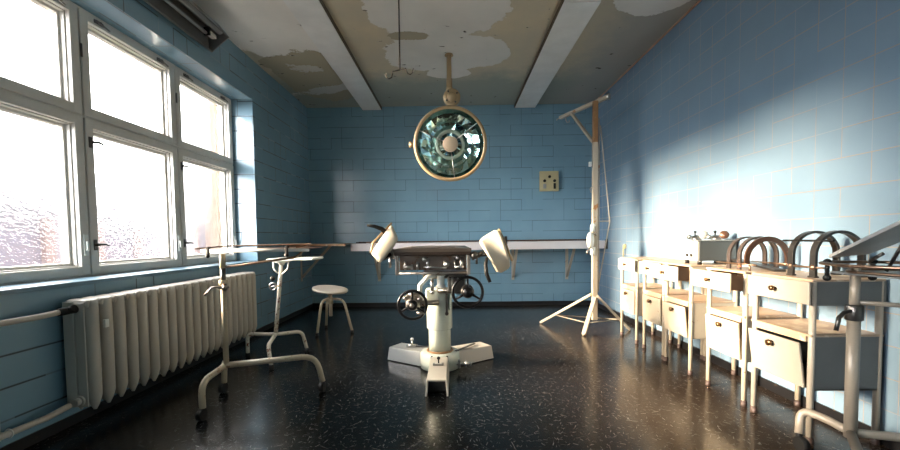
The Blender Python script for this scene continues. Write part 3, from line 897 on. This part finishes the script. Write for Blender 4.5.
# bed frame
s = MB()
s.tube([(-.405, 2.76, .74), (.095, 2.76, .74)], .0095, 10)
s.box(-.412, -.388, 2.748, 2.772, .728, .885, .004).box(.082, .106, 2.748, 2.772, .728, .885, .004)
s.box(-.412, -.392, 2.76, 3.80, .845, .875, .004).box(.088, .108, 2.76, 3.80, .845, .875, .004)
s.box(-.40, .10, 3.78, 3.80, .845, .875, .004)
s.build('bed_rail', M_steel, tb)
MB().box(-.385, .078, 2.79, 2.80, .765, .86, .002).box(-.385, .078, 2.79, 3.10, .76, .77, .002).build('drip_pan', mat('rusty_pan', (.13, .10, .08), .4, .3, wear=(.13, .07, .04), wear_amt=.10, wscale=12), tb)
s = MB()
for x in (-.345, -.30, -.26, -.19, -.07, .0, .045):
    s.cyl((x, 2.78, .765), (x, 2.78, .80 + random.random() * .045), .006 + random.random() * .006, seg=10)
s.cyl((-.36, 2.775, .785), (-.30, 2.775, .785), .012).cyl((.0, 2.775, .78), (.06, 2.775, .78), .009).cyl((-.22, 2.775, .782), (-.06, 2.775, .775), .006)
s.sphere((-.21, 2.78, .835), .018).sphere((.015, 2.78, .845), .014).sphere((-.055, 2.78, .80), .018)
s.build('linkage', M_chrome, tb)
MB().box(-.42, .112, 2.74, 3.80, .862, .890, .008).build('cushion_base', M_leather, tb)
# cushion, top narrowing towards the head end and slightly crowned
s = MB()
g = []
for i in range(9):
    t = i / 8; y = 2.735 + t * 1.06; hw = .268 - .02 * t
    row = []
    for j in range(9):
        q = -1 + 2 * j / 8
        row.append((-.154 + q * hw, y, .898 + .004 * (1 - q ** 4) * (1 - abs(2 * t - 1) ** 6)))
    g.append(row)
s.sheet(g, .022)
s.build('cushion', M_seat, tb)
MB().bar((-.32, 3.0, .912), (.0, 3.0, .914), .12, .008).build('seat_plate', M_seat, tb)
# leg supports
def padsheet(c00, c10, c11, c01, bend, fold=None, nu=9, nv=9, t=.022, name='leg_support'):
    """bilinear patch with a trough bend; corners rounded"""
    A, B, C_, D = map(Vector, (c00, c10, c11, c01))
    nrm = (B - A).cross(D - A).normalized()
    g = []
    for i in range(nu):
        u = i / (nu - 1); row = []
        for j in range(nv):
            v = j / (nv - 1)
            # rounded corners: pull the ends of each side in
            pu, pv = 2 * u - 1, 2 * v - 1
            k = .09
            uu = .5 + .5 * pu * (1 - k * abs(pv) ** 6); vv = .5 + .5 * pv * (1 - k * abs(pu) ** 6)
            p = A * (1 - uu) * (1 - vv) + B * uu * (1 - vv) + C_ * uu * vv + D * (1 - uu) * vv
            off = bend * (pu * pu) + (fold(vv) if fold else 0)
            row.append(p + nrm * off)
        g.append(row)
    return MB().sheet(g, t)
# left support: tilted towards the window, seen face on
def dp(x, z, y):
    return (x * y / 2.75, y, EYE + (z - EYE) * y / 2.75)
lp1 = [dp(-.577, .878, 2.70), dp(-.516, .822, 2.64), dp(-.390, .975, 2.78), dp(-.430, 1.085, 2.88)]
s = padsheet(*lp1, -.012, t=.028)
ls = s.build('leg_support', M_pad, tb)
MB().tube([dp(-.580, .885, 2.73), dp(-.560, .957, 2.80), dp(-.432, 1.088, 2.895)], .008, 8).build('piping', M_padedge, ls)
MB().tube([dp(-.47, 1.02, 2.86), dp(-.50, 1.05, 2.84), dp(-.55, 1.068, 2.82), dp(-.60, 1.075, 2.80)], [.020, .017, .013, .008], 8).build('strap', M_black, ls)
s = MB()
s.cyl((-.42, 2.78, .86), (-.45, 2.78, .86), .02).tube([(-.43, 2.78, .86), (-.47, 2.78, .86), (-.49, 2.76, .90)], .013).cyl((-.45, 2.765, .78), (-.45, 2.765, .86), .008).sphere((-.43, 2.77, .89), .022)
s.build('support_clamp', M_chrome, tb)
MB().tube([(-.44, 2.76, .875), (-.50, 2.74, .845), (-.535, 2.72, .82)], [.012, .016, .008], 8).build('strap', M_black, ls)
# right support: bright upper face, folded lower lip
A = Vector((.160, 2.74, .955)); B = Vector((.298, 2.70, 1.040)); C_ = Vector((.372, 2.66, .835)); D = Vector((.235, 2.66, .838))
s = MB()
g = []
up0, up1 = Vector((.163, 2.76, .960)), Vector((.300, 2.76, 1.043))
mid0, mid1 = Vector((.240, 2.68, .832)), Vector((.372, 2.70, .830))
lo0, lo1 = Vector((.300, 2.78, .728)), Vector((.385, 2.80, .775))
for i in range(13):
    t = i / 12
    row = []
    for j in range(9):
        q = j / 8; pq = abs(2 * q - 1)
        tt = t
        if i == 0: tt = .03 * pq ** 6
        if i == 12: tt = 1 - .05 * pq ** 6
        def bez(a, b, c, x): return a * (1 - x) ** 2 + b * 2 * x * (1 - x) + c * x * x
        e0, e1 = bez(up0, mid0 + Vector((-.01, -.04, .03)), lo0, tt), bez(up1, mid1 + Vector((.0, -.04, .02)), lo1, tt)
        k = .03 * (abs(2 * t - 1) ** 8)
        row.append(e0.lerp(e1, k + q * (1 - 2 * k)) + Vector((0, .02 * (1 - pq ** 2), 0)))
    g.append(row)
s.sheet(g, .02)
rs = s.build('leg_support', M_pad, tb)
MB().tube([(.305, 2.77, 1.04), (.35, 2.74, .93), (.39, 2.73, .82)], .008, 8).build('piping', M_padedge, rs)
MB().box(.345, .365, 2.78, 2.80, .93, .99, .004).build('buckle', M_darksteel, rs)
MB().tube([(.218, 2.72, .845), (.207, 2.70, .80), (.212, 2.70, .74), (.235, 2.70, .68)], [.008, .013, .014, .012], 8).build('strap', M_black, rs)
s = MB()
s.cyl((.11, 2.78, .86), (.17, 2.78, .86), .02).tube([(.15, 2.78, .86), (.22, 2.78, .865), (.25, 2.77, .88)], .012).sphere((.135, 2.765, .86), .028).cyl((.15, 2.76, .80), (.15, 2.76, .87), .008).cyl((.12, 2.76, .83), (.19, 2.75, .885), .008)
s.build('support_clamp', M_darksteel, tb)

# ------------------------------------------------------------------ stool
st = thing('revolving_stool', 'cream round-seated revolving stool with tilted seat near the back wall', 'stool', (-1.322, 4.2, 0))
nrm = Vector((.13, -.07, 1)).normalized()
MB().lathe([(.16, -.012), (.178, -.008), (.185, .002), (.18, .012), (.16, .016), (.05, .014), (.001, .014)], (-1.322, 4.2, .450), nrm, 40).build('seat', mat('worn_beige_seat', (.52, .46, .38), .4, var=.15), st)
MB().cyl((-1.322, 4.2, .17), (-1.322, 4.2, .44), .018).build('spindle', M_cream, st)
MB().cyl((-1.322, 4.2, .30), (-1.322, 4.2, .37), .028).cyl((-1.322, 4.2, .395), (-1.322, 4.2, .43), .03, .045).build('hub', M_tube, st)
for fx_, fy_ in ((-1.415, 4.03), (-1.085, 4.15), (-1.44, 4.40)):
    d = Vector((fx_ + 1.322, fy_ - 4.2, 0))
    MB().tube([Vector((-1.322, 4.2, .350)), Vector((-1.322, 4.2, .355)) + d * .62, Vector((fx_, fy_, .015))], .0135, 10, corner=.14).build('leg', M_tube, st)
    MB().lathe([(.016, 0), (.017, .03)], (fx_, fy_, 0)).build('rubber_foot', M_black, st)

# ------------------------------------------------------------------ instrument stands
def castor(root_tube, x, y, ztop, r=.032, lean=(.0, 0)):
    s = MB()
    s.cyl((x, y, ztop - .02), (x, y, ztop + .012), .012)
    s.box(x - .008, x + .008, y - .018, y + .014, r, ztop - .01, .003)
    s.cyl((x - .014, y - .012, r), (x + .014, y - .012, r), r, seg=24)
    return s.build('castor', M_black, root_tube)

# near left stand
s1 = thing('instrument_stand', 'cream tubular instrument stand with long tray in front of the radiator', 'instrument stand', (-1.38, 2.35, 0), 'tubular instrument stands')
HZ = .238
MB().cyl((-1.375, 2.35, HZ - .01), (-1.375, 2.35, .74), .0155).lathe([(.024, .72), (.024, .75)], (-1.375, 2.35, 0)).build('pole', M_tube, s1)
MB().cyl((-1.375, 2.35, .70), (-1.375, 2.35, .84), .0145).build('inner_pole', M_darksteel, s1)
MB().cyl((-1.375, 2.35, .82), (-1.375, 2.35, .905), .017).build('top_socket', M_tube, s1)
s = MB().torus((-1.375, 2.35, .705), (0, 0, 1), .024, .008).tube([(-1.36, 2.33, .71), (-1.42, 2.31, .71), (-1.455, 2.29, .665)], [.007, .007, .005], 8).cyl((-1.355, 2.33, .69), (-1.355, 2.33, .73), .014)
s.build('clamp_lever', M_steel, s1)
f1 = MB().tube([(-1.395, 2.145, .065), (-1.40, 2.15, HZ - .03), (-1.375, 2.35, HZ), (-1.49, 2.53, HZ - .03), (-1.505, 2.54, .065)], .0175, 12, corner=.09).build('foot_tube', M_tube, s1)
castor(f1, -1.395, 2.145, .065); castor(f1, -1.505, 2.54, .065)
f2 = MB().tube([(-1.375, 2.35, HZ), (-.90, 2.53, HZ), (-.865, 2.545, .065)], .0175, 12, corner=.10).build('foot_tube', M_tube, s1)
castor(f2, -.865, 2.545, .065)
MB().tube([(-1.50, 2.355, .922), (-.86, 2.345, .922)], .0105, 12).build('front_rail', M_white, s1, label='white front rail')
MB().sheet([[(-1.48, 2.37, .925), (-.90, 2.37, .925)], [(-1.48, 2.72, .930), (-.90, 2.72, .930)]], .004, False).build('tray', M_brownmetal, s1)
MB().tube([(-1.55, 2.37, .935), (-1.56, 2.72, .945), (-.98, 2.74, .952), (-.94, 2.37, .938)], .005, 8, corner=.03).build('tray_rail', M_copper, s1)
for x in (-1.45, -.985):
    MB().box(x - .008, x + .008, 2.325, 2.34, .89, .945, .003).sphere((x, 2.33, .893), .012).box(x - .006, x + .006, 2.33, 2.36, .935, .947, .002).build('clamp', M_black, s1)
MB().tube([(-1.375, 2.35, .825), (-1.05, 2.42, .865), (-.985, 2.47, .875), (-.96, 2.50, .905), (-.99, 2.6, .92)], .0075, 8, corner=.02).build('support_arm', M_copper, s1)

# far left stand
s2 = thing('instrument_stand', 'smaller rust-blotched white instrument stand behind, under the corner shelf', 'instrument stand', (-1.49, 3.3, 0), 'tubular instrument stands')
HY = .19
MB().tube([(-1.515, 3.32, HY), (-1.447, 3.32, .80)], .0165, 12).build('pole', M_rusty, s2)
f1 = MB().tube([(-1.745, 3.30, .03), (-1.765, 3.34, HY), (-1.515, 3.32, HY), (-1.33, 3.42, HY), (-1.30, 3.44, .03)], .015, 12, corner=.05).build('foot_tube', M_rusty, s2)
f2 = MB().tube([(-1.515, 3.32, HY), (-1.45, 3.04, HY - .02), (-1.40, 2.98, .03)], .015, 12, corner=.06).build('foot_tube', M_rusty, s2)
for x, y, p in ((-1.745, 3.30, f1), (-1.30, 3.44, f1), (-1.40, 2.98, f2)):
    MB().lathe([(.017, 0), (.019, .012), (.017, .04)], (x, y, 0)).build('rubber_foot', M_black, p)
MB().box(-1.55, -1.17, 3.27, 3.55, .812, .828, .004).build('tray', M_white, s2)
MB().lathe([(.018, .77), (.03, .79), (.085, .805), (.09, .812)], (-1.446, 3.32, 0)).build('tray_socket', M_white, s2)
MB().tube([(-1.51, 3.30, .80), (-1.505, 3.30, .74), (-1.46, 3.31, .69)], .006, 8).tube([(-1.38, 3.30, .80), (-1.39, 3.30, .74), (-1.44, 3.31, .70)], .006, 8).build('strut', M_white, s2)
MB().sphere((-1.51, 3.285, .665), .020).build('knob', M_black, s2)
MB().torus((-1.505, 3.275, .60), (0, 1, 0), .028, .006).cyl((-1.505, 3.275, .60), (-1.47, 3.31, .60), .008).tube([(-1.53, 3.275, .60), (-1.48, 3.275, .60)], .004, 8).build('hand_wheel', M_chrome, s2)

# ------------------------------------------------------------------ bedside cabinets
CW, CX0, CX1 = .350, 1.632, 1.962
def make_cabinet(label):
    yc = 0; xc = (CX0 + CX1) / 2
    root = thing('bedside_cabinet', label, 'cabinet', (xc, 0, 0), 'cream steel cabinets along the right wall')
    hw = CW / 2
    for i, (x, y) in enumerate([(CX0 + .013, -hw + .014), (CX0 + .013, hw - .014), (CX1 - .013, -hw + .014), (CX1 - .013, hw - .014)]):
        l = MB().cyl((x, y, .0), (x, y, .762), .0135, seg=14).build('leg', M_cream, root)
        MB().lathe([(.0155, 0), (.0165, .004), (.0155, .034)], (x, y, 0)).build('rubber_foot', mat_foot, l)
    MB().box(CX0 - .004, CX1, -hw, hw, .760, .773, .004).build('table_top', M_shelf_top, root)
    s = MB()
    s.box(CX0 + .02, CX1, -hw + .002, -hw + .012, .655, .762).box(CX0 + .02, CX1, hw - .012, hw - .002, .655, .762)
    s.box(CX1 - .01, CX1, -hw, hw, .655, .762).box(CX0 + .02, CX1, -hw, hw, .652, .658)
    s.build('drawer_housing', M_cream, root)
    s = MB()
    s.box(CX0 - .022, CX0 - .010, -hw - .004, hw + .002, .656, .762, .004)
    dr = s.build('drawer', M_cream_clean, root)
    MB().box(CX0 - .012, CX0 + .25, -hw + .018, -hw + .026, .668, .748).box(CX0 - .012, CX0 + .25, hw - .026, hw - .018, .668, .748).box(CX0 - .012, CX0 + .25, -hw + .02, hw - .02, .664, .670).build('drawer_tray', M_brown, dr)
    MB().lathe([(.006, 0), (.006, .012), (.013, .016), (.012, .026), (.001, .028)], (CX0 - .022, 0, .712), (-1, 0, 0), 16).build('knob', M_knob, dr)
    s = MB()
    s.box(CX0 + .012, CX1, -hw + .004, -hw + .012, .258, .508).box(CX0 + .012, CX1, hw - .012, hw - .004, .258, .508)
    s.box(CX1 - .01, CX1, -hw + .004, hw - .004, .258, .508).box(CX0 + .012, CX1, -hw + .004, hw - .004, .256, .264)
    s.build('lower_case', M_cream, root)
    MB().box(CX0 - .004, CX1, -hw + .002, hw - .002, .505, .517, .004).box(CX0 - .004, CX0 + .008, -hw + .026, hw - .026, .480, .508).build('lower_top', M_shelf_top, root)
    d = MB().box(CX0 - .010, CX0 + .002, -hw + .026, hw - .026, .262, .476, .004).build('door', M_cream_clean, root, origin=(CX0, 0, .264))
    h = MB().lathe([(.007, 0), (.007, .010), (.016, .014), (.015, .024), (.001, .026)], (CX0 - .010, .0, .440), (-1, 0, 0), 16)
    h.build('knob', M_knob, d)
    return root
M_archgrey = mat('grey_brown_band', (.075, .058, .052), .35, .3, wear=(.3, .12, .06), wear_amt=.05)
M_knob = mat('dark_brass_knob', (.13, .07, .03), .3, .8)
mat_foot = mat('brown_rubber_foot', (.05, .03, .025), .6)

def copy_tree(o, parent=None):
    c = o.copy(); COL.objects.link(c); c.parent = parent
    for ch in o.children: copy_tree(ch, c)
    return c
proto = make_cabinet('x')
ORI_C = ORI[proto.name]
cabs = [(3.785, .0, 0.0, 'cream steel cabinet furthest back, closest to the wooden mast'),
        (3.318, .012, 0.02, 'second cream cabinet from the mast, with nothing on its top'),
        (2.957, .075, .09, 'cream cabinet carrying the grey instrument case, with drawer pulled out and tilted door'),
        (2.435, .070, .06, 'cream cabinet with rusty door and open drawer below the brown arched cradle'),
        (2.025, .0, .13, 'nearest cabinet, side darkened for shade, below the black arched cradle')]
for i, (yc, pull, tilt, lab) in enumerate(cabs):
    c = proto if i == 0 else copy_tree(proto)
    c.location = ((CX0 + CX1) / 2, yc, 0)
    if i == 4: c.scale = (1, 1.08, 1)
    c['label'] = lab
    for ch in c.children:
        if ch.name.startswith('drawer') and not ch.name.startswith('drawer_h'): ch.location.x = -pull
        if ch.name.startswith('door'): ch.rotation_euler = (0, -tilt, 0)

TOP = .773
M_shadeside = mat('worn_shaded_cabinet_side', (.15, .155, .15), .4, var=.25, wear=(.06, .05, .04), wear_amt=.0, wscale=26)  # darker copy of the side enamel, shade put into the colour
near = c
M_gdoor = mat('dimmed_cabinet_front', (.36, .33, .285), .4, var=.1, wear=RUST, wear_amt=-.02, wscale=14)  # greyer copy of the front enamel, weaker light put into the colour
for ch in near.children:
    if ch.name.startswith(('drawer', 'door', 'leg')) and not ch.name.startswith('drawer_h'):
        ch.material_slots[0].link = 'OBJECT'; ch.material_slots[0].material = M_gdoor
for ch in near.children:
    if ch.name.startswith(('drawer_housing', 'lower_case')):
        ch.material_slots[0].link = 'OBJECT'; ch.material_slots[0].material = M_shadeside
        ch['label'] = 'cabinet side with shade in its grey'

# ------------------------------------------------------------------ instrument case on the cabinets
cs = thing('instrument_case', 'dark grey metal case with ivory front and black sockets on a cabinet top', 'instrument case', (1.82, 2.9, TOP))
MB().box(1.698, 1.955, 2.80, 3.01, TOP + .028, .938, .004).build('case_body', M_box, cs)
MB().box(1.686, 1.698, 2.803, 3.007, TOP + .030, .935, .003).build('front_panel', M_boxface, cs)
MB().box(1.682, 1.958, 2.795, 3.015, .938, .945, .003).build('lid', M_grey, cs)
for y in (2.865, 2.915):
    MB().cyl((1.674, y, .838), (1.687, y, .838), .011).build('socket', M_black, cs)
for x, y in ((1.72, 2.83), (1.93, 2.83), (1.72, 2.98), (1.93, 2.98)):
    MB().cyl((x, y, TOP), (x, y, TOP + .030), .014).build('foot', M_black, cs)
gz = .945
for i, (x, y) in enumerate(((1.755, 2.93), (1.86, 2.87))):
    g = thing('metal_gauge_fitting', ('chrome fitting with black knob on the instrument case, nearer the mast', 'chrome fitting with dark round dial on the instrument case, nearer the arches')[i], 'fitting', (x, y, gz), 'chrome fittings on the instrument case')
    MB().lathe([(.03, 0), (.034, .008), (.012, .02), (.010, .035)], (x, y, gz)).cyl((x - .05, y, gz + .022), (x + .05, y, gz + .026), .009).sphere((x - .05, y, gz + .022), .016).build('body', M_chrome, g)
    MB().lathe([(.001, -.01), (.028, -.008), (.03, .0), (.028, .01), (.001, .012)], (x + .035, y - .03, gz + .036), (-.5, -.8, .2), 24).build('dial', (M_grey, M_brownmetal)[i], g)
    MB().cyl((x - .01, y, gz + .03), (x - .01, y, gz + .055), .005).sphere((x - .01, y, gz + .058), .010).build('knob', M_black, g)

# ------------------------------------------------------------------ arched cradles
def arch(s, y, x0, x1, z0, ztop, w, t):
    """flat band: legs then a half round"""
    R = (x1 - x0) / 2; cx = (x0 + x1) / 2; zc = ztop - R
    pts = [(x0, z0)] + [(cx - R * math.cos(a), zc + R * math.sin(a)) for a in [PI * i / 22 for i in range(23)]] + [(x1, z0)]
    rings = []
    n = len(pts)
    for i, (x, z) in enumerate(pts):
        a = pts[max(i - 1, 0)]; b = pts[min(i + 1, n - 1)]
        d = Vector((b[0] - a[0], 0, b[1] - a[1])).normalized(); nn = Vector((-d.z, 0, d.x))
        c = Vector((x, y, z))
        rings.append([s.bm.verts.new(c + nn * t / 2 + Vector((0, w / 2, 0))), s.bm.verts.new(c + nn * t / 2 - Vector((0, w / 2, 0))),
                      s.bm.verts.new(c - nn * t / 2 - Vector((0, w / 2, 0))), s.bm.verts.new(c - nn * t / 2 + Vector((0, w / 2, 0)))])
    s.skin(rings, smooth=False)
cr = thing('arched_cradle', 'brown arched limb cradle standing on the rusty-doored cabinet', 'cradle', (1.8, 2.45, TOP), 'arched limb cradles on the cabinets')
s = MB(); arch(s, 2.31, 1.672, 1.905, .812, .955, .012, .028); s.build('arch', M_brownmetal, cr)
for y in (2.41, 2.50):
    s = MB(); arch(s, y, 1.70, 1.92, TOP, .965, .03, .010); s.build('arch', M_archgrey, cr, label='grey metal arch')
for x in (1.69, 1.912):
    MB().tube([(x, 2.26, .808), (x, 2.60, .808)], .005, 8).cyl((x, 2.31, TOP), (x, 2.31, .81), .006).build('side_rod', M_copper, cr)
tag(MB().bar((1.86, 2.68, TOP + .045), (1.765, 2.19, TOP + .010), .06, .012, bev=.004).build('flat_splint', M_darksteel),
    'dark flat splint lying across the two nearest cabinets', 'splint')
c2 = thing('arched_cradle', 'black double-arched limb cradle on the nearest cabinet', 'cradle', (1.78, 1.97, TOP), 'arched limb cradles on the cabinets')
for y in (2.04, 1.915):
    s = MB(); arch(s, y, 1.70, 1.925, TOP, .990, .032, .012); s.build('arch', M_darksteel, c2)
MB().tube([(1.722, 1.84, .948), (1.722, 2.12, .948)], .005, 8).build('cross_pin', M_black, c2)
for x in (1.70, 1.925):
    MB().tube([(x, 1.86, .822), (x, 2.12, .822)], .005, 8).sphere((x, 1.915, .822), .015).sphere((x, 2.04, .822), .013).build('side_rod', M_copper, c2)
for x, y in ((1.70, 1.915), (1.925, 1.915), (1.70, 2.04), (1.925, 2.04)):
    MB().box(x - .012, x + .012, y - .02, y + .02, TOP, TOP + .008, .003).build('foot', M_darksteel, c2)

# ------------------------------------------------------------------ near right over-bed stand
PX, PY = 1.635, 1.65
s3 = thing('reading_stand', 'tall tubular stand with tilted grey board in front of nearest cabinet', 'instrument stand', (PX, PY, 0), 'tubular instrument stands')
MB().cyl((PX, PY, .135), (PX, PY, .63), .0215).build('pole', M_darkpole, s3)
MB().cyl((PX, PY, .63), (PX, PY, .845), .0165).build('inner_pole', M_darkpole, s3)
MB().lathe([(.027, .625), (.030, .63), (.030, .685), (.026, .69)], (PX, PY, 0)).build('collar', M_darksteel, s3)
MB().tube([(PX - .02, PY - .01, .665), (PX - .06, PY - .02, .66), (PX - .085, PY - .025, .64), (PX - .10, PY - .03, .59)], .008, 10).build('clamp_lever', M_darksteel, s3)
f1 = MB().tube([(1.555, 1.80, .075), (1.585, 1.83, .175), (1.630, 1.75, .165), (PX, PY, .155), (1.86, 1.60, .15), (1.90, 1.58, .075)], .0175, 12, corner=.05).build('foot_tube', M_darkpole, s3)
castor(f1, 1.555, 1.80, .075); castor(f1, 1.90, 1.58, .075)
f2 = MB().tube([(PX, PY, .155), (1.33, 1.26, .15), (1.29, 1.20, .075)], .0175, 12, corner=.05).build('foot_tube', M_darkpole, s3)
castor(f2, 1.29, 1.20, .075)
MB().tube([(PX, PY, .70), (1.80, 1.60, .69), (1.86, 1.40, .69)], .009, 8, corner=.03).build('guide_bar', M_darkpole, s3)
MB().tube([(1.66, 1.15, .86), (1.46, 1.50, .86), (1.52, 1.70, .86), (1.70, 1.72, .86), (1.80, 1.68, .86), (1.86, 1.3, .86)], .0065, 8, corner=.05).build('tray_rail', M_copper, s3)
MB().tube([(1.55, 1.1, .835), (1.50, 1.55, .835), (1.62, 1.66, .835), (1.80, 1.62, .835), (1.82, 1.2, .835)], .0055, 8, corner=.05).build('tray_rail', M_copper, s3)
MB().box(1.52, 1.84, 1.15, 1.64, .822, .830, .002).build('tray', M_grey, s3)
for x, y in ((1.53, 1.66), (1.715, 1.66)):
    MB().cyl((x, y, .80), (x, y, .872), .008).sphere((x, y, .80), .014).sphere((x, y, .865), .014).build('clamp', M_black, s3)
MB().sheet([[(1.590, 1.72, .884), (1.758, 1.72, .898)], [(1.50, 1.28, 1.062), (1.70, 1.30, 1.062)]], .012, False).build('tilted_board', mat('light_grey_board', (.50, .50, .49), .4, var=.1), s3)
MB().tube([(1.70, 1.66, .865), (1.69, 1.6, .90)], .007, 8).build('board_strut', M_darksteel, s3)
MB().tube([(1.60, 1.5, .84), (1.60, 1.42, 1.0)], .006, 8).build('board_strut', M_darksteel, s3)
